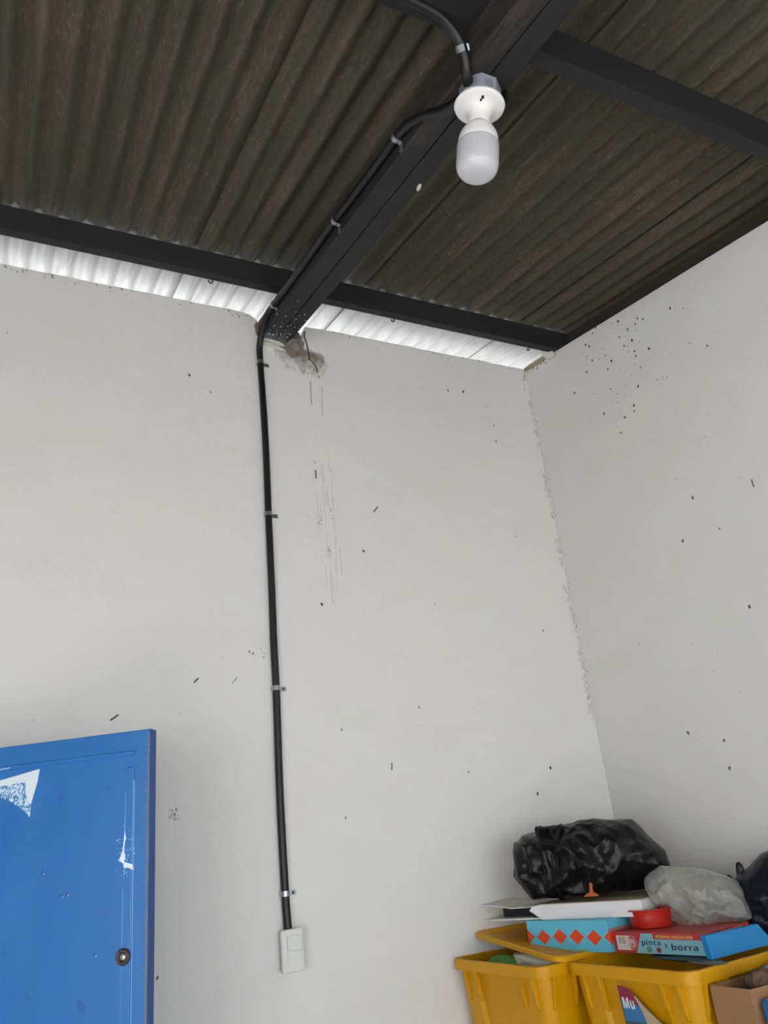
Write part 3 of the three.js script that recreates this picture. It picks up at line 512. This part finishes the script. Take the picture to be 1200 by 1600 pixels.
{ // torn sticker on the side of the front tub
  const W = 0.155, H = 0.20;
  const map = colourMap(512, 660, (g, w, h) => {
    g.fillStyle = '#2d73a8'; g.fillRect(0, 0, w, h);
    g.fillStyle = '#8a2440'; g.beginPath(); g.moveTo(0, 0); g.lineTo(w * 0.42, 0); g.lineTo(w * 0.42, h * 0.24); g.lineTo(0, h * 0.18); g.fill();
    g.fillStyle = '#b9a184'; g.beginPath(); g.moveTo(w * 0.36, h * 0.13); g.quadraticCurveTo(w * 0.5, h * 0.3, w * 0.52, h * 0.45); g.lineTo(w * 0.98, h * 0.45); g.lineTo(w, h * 0.30); g.lineTo(w * 0.5, 0); g.fill();
    g.fillStyle = '#e6e6e6'; g.font = 'bold 128px sans-serif'; g.save(); g.translate(w * 0.03, h * 0.285); g.scale(0.8, 1); g.fillText('Mu', 0, 0); g.restore();
    g.fillStyle = '#3d4246'; g.fillRect(0, h * 0.45, w, h * 0.15); g.fillStyle = '#5b646a'; g.fillRect(0, h * 0.475, w, h * 0.05); g.fillStyle = '#1e1f22'; g.fillRect(0, h * 0.56, w, h * 0.06);
    g.fillStyle = '#2f7fb3'; g.fillRect(w * 0.05, h * 0.64, w * 0.31, h * 0.36); g.fillRect(w * 0.43, h * 0.64, w * 0.34, h * 0.36); g.fillStyle = '#b5bcc0'; g.fillRect(w * 0.8, h * 0.64, w * 0.2, h * 0.2);
    g.fillStyle = '#24282c'; g.fillRect(0, 0, w * 0.018, h);
  });
  const s = new THREE.Shape(); s.moveTo(0, 0); s.lineTo(W, 0); s.lineTo(W, H * 0.555); s.lineTo(W * 0.86, H * 0.585); s.quadraticCurveTo(W * 0.6, H * 0.72, W * 0.42, H * 0.87); s.quadraticCurveTo(W * 0.25, H * 1.0, 0, H); s.closePath();
  const g = new THREE.ExtrudeGeometry(s, { depth: 0.0006, bevelEnabled: false }), uv = g.attributes.uv; for (let i = 0; i < uv.count; i++) uv.setXY(i, uv.getX(i) / W, uv.getY(i) / H);
  const st = mesh('sticker', g, std(0xffffff, 0.45, { map }), tubFront); st.position.set(0.0208, 0.172, -0.28); st.rotation.order = 'YXZ'; st.rotation.y = -Math.PI / 2; st.rotation.x = 0.083; st.userData.label = 'torn printed sticker';
}
{ // lid of the back tub, its far edge pushed up by what is inside
  const l = thing('tub_lid', 'yellow lid lying askew on the back tub, its left end raised', 'lid', [1.676, 1.1985, 0.492], 0.0); l.rotation.order = 'YXZ'; l.rotation.x = 0.11;
  const hw = 0.30, hd = 0.25;
  mesh('lid_plate', loft([ring(hw - 0.006, hd - 0.006, 0.04, 0), ring(hw, hd, 0.045, 0.002), ring(hw, hd, 0.045, 0.014), ring(hw - 0.004, hd - 0.004, 0.042, 0.018), ring(hw - 0.03, hd - 0.03, 0.03, 0.018), ring(hw - 0.034, hd - 0.034, 0.03, 0.012)]).translate(hw, 0, -hd), mTub, l);
}
{ // papers that stick out of the back tub
  const a = thing('folder', 'green card folder edge inside the open back tub', 'folder', [1.668, 1.180, 0.20]); mesh('cover', lump(0.038, 0.030, 0.08, 0.08, 1.2, 3, 3), std(0x3f7a2c, 0.6), a);
  const b = thing('plastic_wrap', 'crumpled greyish clear wrap spilling over the rim of the back tub', 'wrapping', [1.722, 1.190, 0.325]); b.rotation.y = 0.1; mesh('sheet', lump(0.055, 0.035, 0.12, 0.22, 2.4, 17, 4), phys(0xb9b4a4, 0.35, { clearcoat: 0.3 }), b);
}

// ───────────── boxes on the tubs ─────────────
const frame = (o, z) => { o.rotation.order = 'YXZ'; return o; };
// local x of these boxes runs along their long printed side (seen from the left), local z points out of it
function carton(o, len, high, deep, side, end, top, r = 0.002) {
  const g = new RoundedBoxGeometry(len, high, deep, 2, r).translate(len / 2, high / 2, -deep / 2), p = g.attributes.position, uv = g.attributes.uv;
  for (let i = 0; i < p.count; i++) uv.setXY(i, p.getX(i) / len, p.getY(i) / high);
  return g;
}
{ // light blue box with an orange diamond border
  const L = 0.325, Hh = 0.0915;
  const map = colourMap(2048, 512, (g, w, h) => {
    g.fillStyle = '#5cb7d3'; g.fillRect(0, 0, w, h);
    for (let k = 0; k < 60; k++) { g.fillStyle = `rgba(${rnd() < 0.5 ? '120,200,222' : '72,160,190'},${rr(0.05, 0.16)})`; g.beginPath(); g.ellipse(rnd() * w, rnd() * h, rr(30, 160), rr(8, 30), rr(-0.4, 0.4), 0, 7); g.fill(); }
    const step = w * 0.207;
    for (let k = 0; k < 8; k++) { const cx = k * step + w * 0.002, cy = h * 0.53 + Math.sin(k * 1.9) * 8; g.fillStyle = '#d9491c'; g.beginPath(); g.moveTo(cx, cy - h * 0.25); g.lineTo(cx + step * 0.44, cy); g.lineTo(cx, cy + h * 0.25); g.lineTo(cx - step * 0.44, cy); g.fill(); }
  });
  const o = thing('gift_box', 'light blue box with a border of orange diamonds', 'box', [1.742, 1.2135, 0.256], -1.297);
  mesh('box_body', carton(o, L, Hh, 0.30), std(0xffffff, 0.38, { map }), o);
}
{ // white flat box on it with a loose end flap
  const o = thing('flat_box', 'flat white cardboard box under the large black bag', 'box', [1.767, 1.3055, 0.318], -1.12), m = std(0xd8d6d8, 0.7), L = 0.36;
  mesh('box_body', rbox(L, 0.0465, 0.30, 0.0015, L / 2 + 0.0, 0.0233, -0.15), m, o);
  mesh('lid_edge', rbox(L + 0.004, 0.0025, 0.304, 0.001, L / 2, 0.0478, -0.15), std(0xa8977f, 0.8), o);
  const fl = mesh('end_flap', new THREE.ExtrudeGeometry(new THREE.Shape([[0, 0], [0.008, 0.046], [-0.03, 0.043], [-0.042, 0.03]].map((q) => new THREE.Vector2(...q))), { depth: 0.0015, bevelEnabled: false }), m, o); fl.position.set(0.001, 0.0005, -0.004); fl.rotation.y = 0.25;
}
{ // open white tray near the wall
  const o = thing('paper_tray', 'open white card tray beside the wall, dark inside', 'tray', [1.672, 1.3065, 0.10], -1.12), m = std(0xd2cfc6, 0.75);
  mesh('tray_bottom', rbox(0.25, 0.006, 0.2, 0.0025, 0.125, 0.003, -0.1), m, o);
  mesh('tray_wall', rbox(0.25, 0.034, 0.003, 0.001, 0.125, 0.021, -0.198), m, o);
  mesh('tray_flap', new THREE.ExtrudeGeometry(new THREE.Shape([[0, 0.052], [0.06, 0.045], [0.12, 0.036], [0.25, 0.040], [0.25, 0.043], [0.12, 0.039], [0.06, 0.048], [0, 0.055]].map((q) => new THREE.Vector2(...q))), { depth: 0.2, bevelEnabled: false }).translate(0, 0, -0.2), m, o);
  mesh('tray_wall', rbox(0.003, 0.046, 0.08, 0.001, 0.025, 0.025, -0.15), m, o);
  mesh('dark_sheet', rbox(0.2, 0.028, 0.13, 0.003, 0.15, 0.021, -0.12), std(0x15171c, 0.6), o);  // dark block standing in for the shade inside the hollow tray
}
{ // box of a drawing game
  const L = 0.325, Hh = 0.0565, D = 0.24;
  const paint = (w0) => (g, w, h) => {
    const s = (f) => f * w;
    g.fillStyle = '#7fb4bd'; g.fillRect(0, 0, w, h);
    g.fillStyle = '#b23438'; g.fillRect(0, 0, s(0.335), h); g.fillStyle = '#7fb4bd'; g.beginPath(); g.moveTo(s(0.335), h * 0.05); g.lineTo(s(0.25), h); g.lineTo(s(0.36), h); g.lineTo(s(0.36), h * 0.05); g.fill();
    g.fillStyle = '#b23438'; g.fillRect(0, 0, w, h * 0.05); g.fillRect(s(0.465), 0, s(0.535), h * 0.31); g.fillStyle = '#7fb4bd'; g.fillRect(s(0.345), h * 0.05, s(0.12), h * 0.3);
    g.fillStyle = '#d6cfc2'; g.fillRect(s(0.035), h * 0.17, s(0.155), h * 0.7); g.fillStyle = '#4d4a48'; for (let k = 0; k < 16; k++) g.fillRect(s(0.055) + k * s(0.0056), h * 0.23, s(0.001 + 0.0028 * rnd()), h * 0.34);
    g.fillStyle = '#9a948c'; for (let k = 0; k < 2; k++) g.fillRect(s(0.05), h * (0.66 + 0.08 * k), s(0.11), h * 0.02);
    g.strokeStyle = '#c88f8c'; g.lineWidth = h * 0.05; g.beginPath(); g.ellipse(s(0.215), h * 0.5, s(0.05), h * 0.32, 0, 0, 7); g.stroke(); g.fillStyle = '#c9a29c'; g.beginPath(); g.ellipse(s(0.215), h * 0.52, s(0.038), h * 0.22, 0, 0, 7); g.fill(); g.fillStyle = '#5b2c2e'; g.beginPath(); g.ellipse(s(0.213), h * 0.60, s(0.009), h * 0.05, 0, 0, 7); g.fill();
    g.fillStyle = '#e0bb62'; g.font = `bold ${h * 0.19}px sans-serif`; g.save(); g.translate(s(0.495), h * 0.255); g.scale((s(0.40)) / g.measureText('PIZARRA INICIACIÓN').width, 1); g.fillText('PIZARRA INICIACIÓN', 0, 0); g.restore();
    g.fillStyle = '#26304f'; g.font = `bold ${h * 0.36}px sans-serif`;
    const put = (t, x, y, wd) => { g.save(); g.translate(s(x), h * y); g.scale(s(wd) / g.measureText(t).width, 1); g.fillText(t, 0, 0); g.restore(); };
    put('pinta', 0.318, 0.60, 0.225); g.font = `bold ${h * 0.3}px sans-serif`; put('y', 0.575, 0.66, 0.036); g.font = `bold ${h * 0.40}px sans-serif`; put('borra', 0.64, 0.80, 0.295);
    g.fillStyle = '#4f8f78'; g.beginPath(); g.ellipse(s(0.40), h * 0.80, s(0.034), h * 0.14, 0, 0, 7); g.fill(); g.fillStyle = '#8a3d4a'; g.beginPath(); g.ellipse(s(0.505), h * 0.82, s(0.027), h * 0.13, 0, 0, 7); g.fill(); g.fillStyle = '#5c2734'; g.beginPath(); g.ellipse(s(0.505), h * 0.82, s(0.012), h * 0.06, 0, 0, 7); g.fill();
    g.fillStyle = 'rgba(214,226,228,0.8)'; g.fillRect(w - 5, h * 0.3, 5, h * 0.7);
  };
  const side = colourMap(2048, 380, paint());
  const end = colourMap(1024, 380, (g, w, h) => { g.fillStyle = '#8fb7bf'; g.fillRect(0, 0, w, h); g.fillStyle = '#b23438'; g.fillRect(0, 0, w, h * 0.31); g.fillStyle = '#e0bb62'; g.font = `bold ${h * 0.22}px sans-serif`; g.fillText('PIZARRA INICIACIÓN', w * 0.03, h * 0.25); g.fillStyle = '#26304f'; g.font = `bold ${h * 0.42}px sans-serif`; g.fillText('pinta y borra', w * 0.11, h * 0.68); });
  const o = thing('game_box', 'red and pale blue drawing-game box lettered pinta y borra', 'box', [1.850, 1.2125, 0.566], -1.398);
  mesh('box_core', rbox(L - 0.002, Hh - 0.001, D, 0.001, L / 2, Hh / 2, -D / 2 - 0.0008), std(0xb03a3a, 0.5), o);
  const panel = (w, h, map) => { const g = new THREE.BoxGeometry(w, h, 0.0012); return mesh('printed_side', g, std(0xffffff, 0.42, { map }), o); };
  panel(L, Hh, side).position.set(L / 2, Hh / 2, -0.0002);
  const e = panel(D, Hh, end); e.position.set(L + 0.0002, Hh / 2, -D / 2); e.rotation.y = Math.PI / 2;
}
{ // plain blue block leaning in front of it
  const s = new THREE.Shape([[0, 0], [0.262, 0.004], [0.212, 0.060], [-0.006, 0.058]].map((q) => new THREE.Vector2(...q)));
  const o = tag(mesh('card_block', new THREE.ExtrudeGeometry(s, { depth: 0.018, bevelEnabled: true, bevelSize: 0.001, bevelThickness: 0.001, bevelSegments: 2 }), std(0x1780be, 0.5), scene), 'plain bright blue card block with a slanting end beside the game box', 'card block');
  o.position.set(1.897, 1.2075, 0.893); o.rotation.y = 0.015;
}
{ // crumpled magazine pages between the front tub's rim and the game box
  const o = thing('magazine', 'creased magazine pages under the game box at the front tub rim', 'magazine', [1.90, 1.203, 0.80]), m = std(0x6e6a62, 0.7);
  mesh('cover', lump(0.035, 0.007, 0.13, 0.2, 2, 41, 4), std(0x24484a, 0.5), o); const p = mesh('page', lump(0.03, 0.004, 0.07, 0.3, 2.4, 47, 4), m, o); p.position.set(-0.01, -0.002, 0.095);
}
{ // red bowl
  const o = thing('bowl', 'small red plastic bowl on top of the game box', 'bowl', [1.975, 1.2695, 0.612]), m = phys(0xb32018, 0.35, { clearcoat: 0.2, clearcoatRoughness: 0.3 });
  mesh('bowl_body', lathe([[0, 0], [0.058, 0], [0.0615, 0.002], [0.0645, 0.02], [0.0675, 0.049], [0.0725, 0.0495], [0.0755, 0.051], [0.0755, 0.0535], [0.071, 0.0545], [0.066, 0.0525], [0.0625, 0.02], [0.058, 0.004], [0, 0.004]], 56), m, o);
}
// ───────────── bags ─────────────
const mBlack = phys(0x0b0c0e, 0.34, { specularIntensity: 0.6 });
{
  const out = [[-0.301, 0.039], [-0.291, 0.072], [-0.282, 0.067], [-0.257, 0.090], [-0.203, 0.098], [-0.047, 0.114], [-0.001, 0.118], [0.042, 0.111], [0.130, 0.106], [0.153, 0.083], [0.176, 0.047], [0.221, -0.003], [0.226, -0.052], [0.185, -0.082], [0.122, -0.12], [-0.040, -0.122], [-0.213, -0.114], [-0.253, -0.116], [-0.272, -0.092], [-0.306, -0.038], [-0.298, -0.003]];
  const o = thing('bin_bag', 'large crumpled black plastic bag lying on the flat white box', 'bag', [2.005, 1.482, 0.39], -0.6923);
  mesh('bag_body', sack(out, 0.125, { crease: 0.022, freq: 5.5, fine: 0.0012, stretch: [1.2, 0.8, 1], flat: -0.117, off: 2.2, rings: 110, seg: 260, calm: (x) => 1.05 - 0.6 * smooth(x, -0.06, 0.06) }), mBlack, o);
  // the neck: a gathered pleat folded back over the front
  const neck = sack([[-0.05, 0.112], [-0.0, 0.107], [0.046, 0.112], [0.044, 0.09], [0.030, 0.02], [0.024, -0.09], [0.0, -0.126], [-0.036, -0.106], [-0.044, 0.0]], 0.035, { crease: 0.010, freq: 14, fine: 0.003, stretch: [2, 0.4, 1], off: 7.1, rings: 40, seg: 120 });
  const n = mesh('bag_neck', neck, mBlack, o); n.position.set(-0.152, 0.004, 0.085); n.rotation.y = -0.25;
}
{ // orange tag that hangs out under the black bag
  const s = new THREE.Shape(); s.moveTo(-0.024, 0); s.lineTo(0.024, 0); s.quadraticCurveTo(0.018, 0.008, 0.008, 0.010); s.lineTo(0.006, 0.024); s.quadraticCurveTo(0.012, 0.036, 0.004, 0.040); s.quadraticCurveTo(-0.002, 0.036, 0.0, 0.026); s.lineTo(-0.005, 0.010); s.quadraticCurveTo(-0.018, 0.008, -0.024, 0);
  const o = tag(mesh('clip', new THREE.ExtrudeGeometry(s, { depth: 0.003, bevelEnabled: true, bevelSize: 0.001, bevelThickness: 0.001, bevelSegments: 2 }), std(0xa84f1c, 0.6), scene), 'small orange plastic hook lying on the white box edge before the black bag', 'hook');
  o.position.set(1.832, 1.3725, 0.52); o.rotation.y = -1.0;
}
{
  const out = [[-0.135, 0.082], [-0.115, 0.099], [-0.074, 0.115], [-0.031, 0.108], [0.030, 0.097], [0.086, 0.079], [0.138, 0.054], [0.169, 0.023], [0.172, -0.01], [0.172, -0.053], [0.127, -0.06], [0.031, -0.062], [-0.047, -0.060], [-0.096, -0.016], [-0.131, 0.028], [-0.140, 0.059]];
  const o = thing('clear_bag', 'crumpled clear plastic bag on the game box, something green inside', 'bag', [2.105, 1.320, 0.685], -0.776);
  mesh('bag_film', sack(out, 0.085, { crease: 0.016, freq: 9, fine: 0.002, flat: -0.06, off: 11.3, rings: 90 }), phys(0xe4e4de, 0.3, { transmission: 0.78, thickness: 0, ior: 1.45 }), o);
  const c = thing('rag', 'dark green crumpled rag inside the clear bag', 'rag', [2.19, 1.305, 0.70], -0.776); mesh('cloth', lump(0.05, 0.014, 0.03, 0.3, 3, 5).rotateZ(-0.25), std(0x22402f, 0.7), c);
}
{
  const out = [[-0.034, 0.04], [-0.030, 0.066], [-0.016, 0.085], [0.02, 0.10], [0.066, 0.135], [0.120, 0.153], [0.177, 0.119], [0.185, 0.008], [0.12, -0.09], [0.006, -0.09], [-0.013, -0.085], [-0.037, -0.052], [-0.034, 0.013]].map(([x, y]) => [x - 0.06, y]);
  const o = thing('bin_bag', 'dark navy plastic bag with two upright handles beside the blue card block', 'bag', [2.292, 1.305, 0.82], -0.8452), m = phys(0x0f1320, 0.4, { specularIntensity: 0.6 });
  mesh('bag_body', sack(out, 0.09, { crease: 0.014, freq: 6, fine: 0.001, off: 21.7, flat: -0.088, rings: 90 }), m, o);
  const ears = [[-0.102, 0.055, 0.010, 0.034, 0.1], [-0.068, 0.088, 0.0125, 0.034, -0.05]];
  ears.forEach(([x, y, a, b, r], i) => { const k = mesh('bag_handle', lump(a, b, 0.006, 0.25, 2, 31 + i * 3, 4).rotateZ(r), m, o); k.position.set(x, y, 0.02); });
}
// ───────────── carton in the corner of the picture ─────────────
{
  const o = thing('carton', 'open brown cardboard carton in front of the yellow tubs', 'carton', [1.806, 0.78, 0.972], 0.05), m = std(0x9a7350, 0.8), w = 0.34, d = 0.128, h = 0.384, t = 0.004;
  mesh('side_panel', rbox(t, h, d, 0.001, 0, h / 2, d / 2), m, o); mesh('side_panel', rbox(t, h, d, 0.001, w, h / 2, d / 2), m, o);
  mesh('end_panel', rbox(w, h, t, 0.001, w / 2, h / 2, 0.002), m, o); mesh('end_panel', rbox(w, h, t, 0.001, w / 2, h / 2, d), m, o); mesh('bottom', rbox(w, t, d, 0.001, w / 2, t / 2, d / 2), m, o);
  const c = thing('rag_heap', 'dark brown crumpled rags filling the cardboard carton', 'rags', [1.98, 1.125, 1.038], 0.05); mesh('cloth', lump(0.125, 0.055, 0.042, 0.3, 3.2, 61, 5), std(0x4a4239, 0.85), c); const k = mesh('cloth', lump(0.05, 0.03, 0.03, 0.4, 3, 71, 4), std(0x5f4938, 0.85), c); k.position.set(-0.07, 0.04, 0.02);
  const b = tag(mesh('blue_packet', rbox(0.30, 0.36, 0.05, 0.008), phys(0x1c5f9c, 0.35), scene), 'blue packet standing in front of the cardboard carton', 'packet'); b.position.set(1.972, 0.9625, 1.132); b.rotation.y = 0.05;
  const pb = tag(mesh('pale_packet', rbox(0.24, 0.06, 0.008, 0.003), std(0x78b6c8, 0.45), scene), 'pale blue packet edge lying under the rim of the front tub', 'packet'); pb.position.set(2.07, 1.155, 0.985); pb.rotation.set(-0.1, 0.1, 0.1);
}

renderer.render(scene, camera);
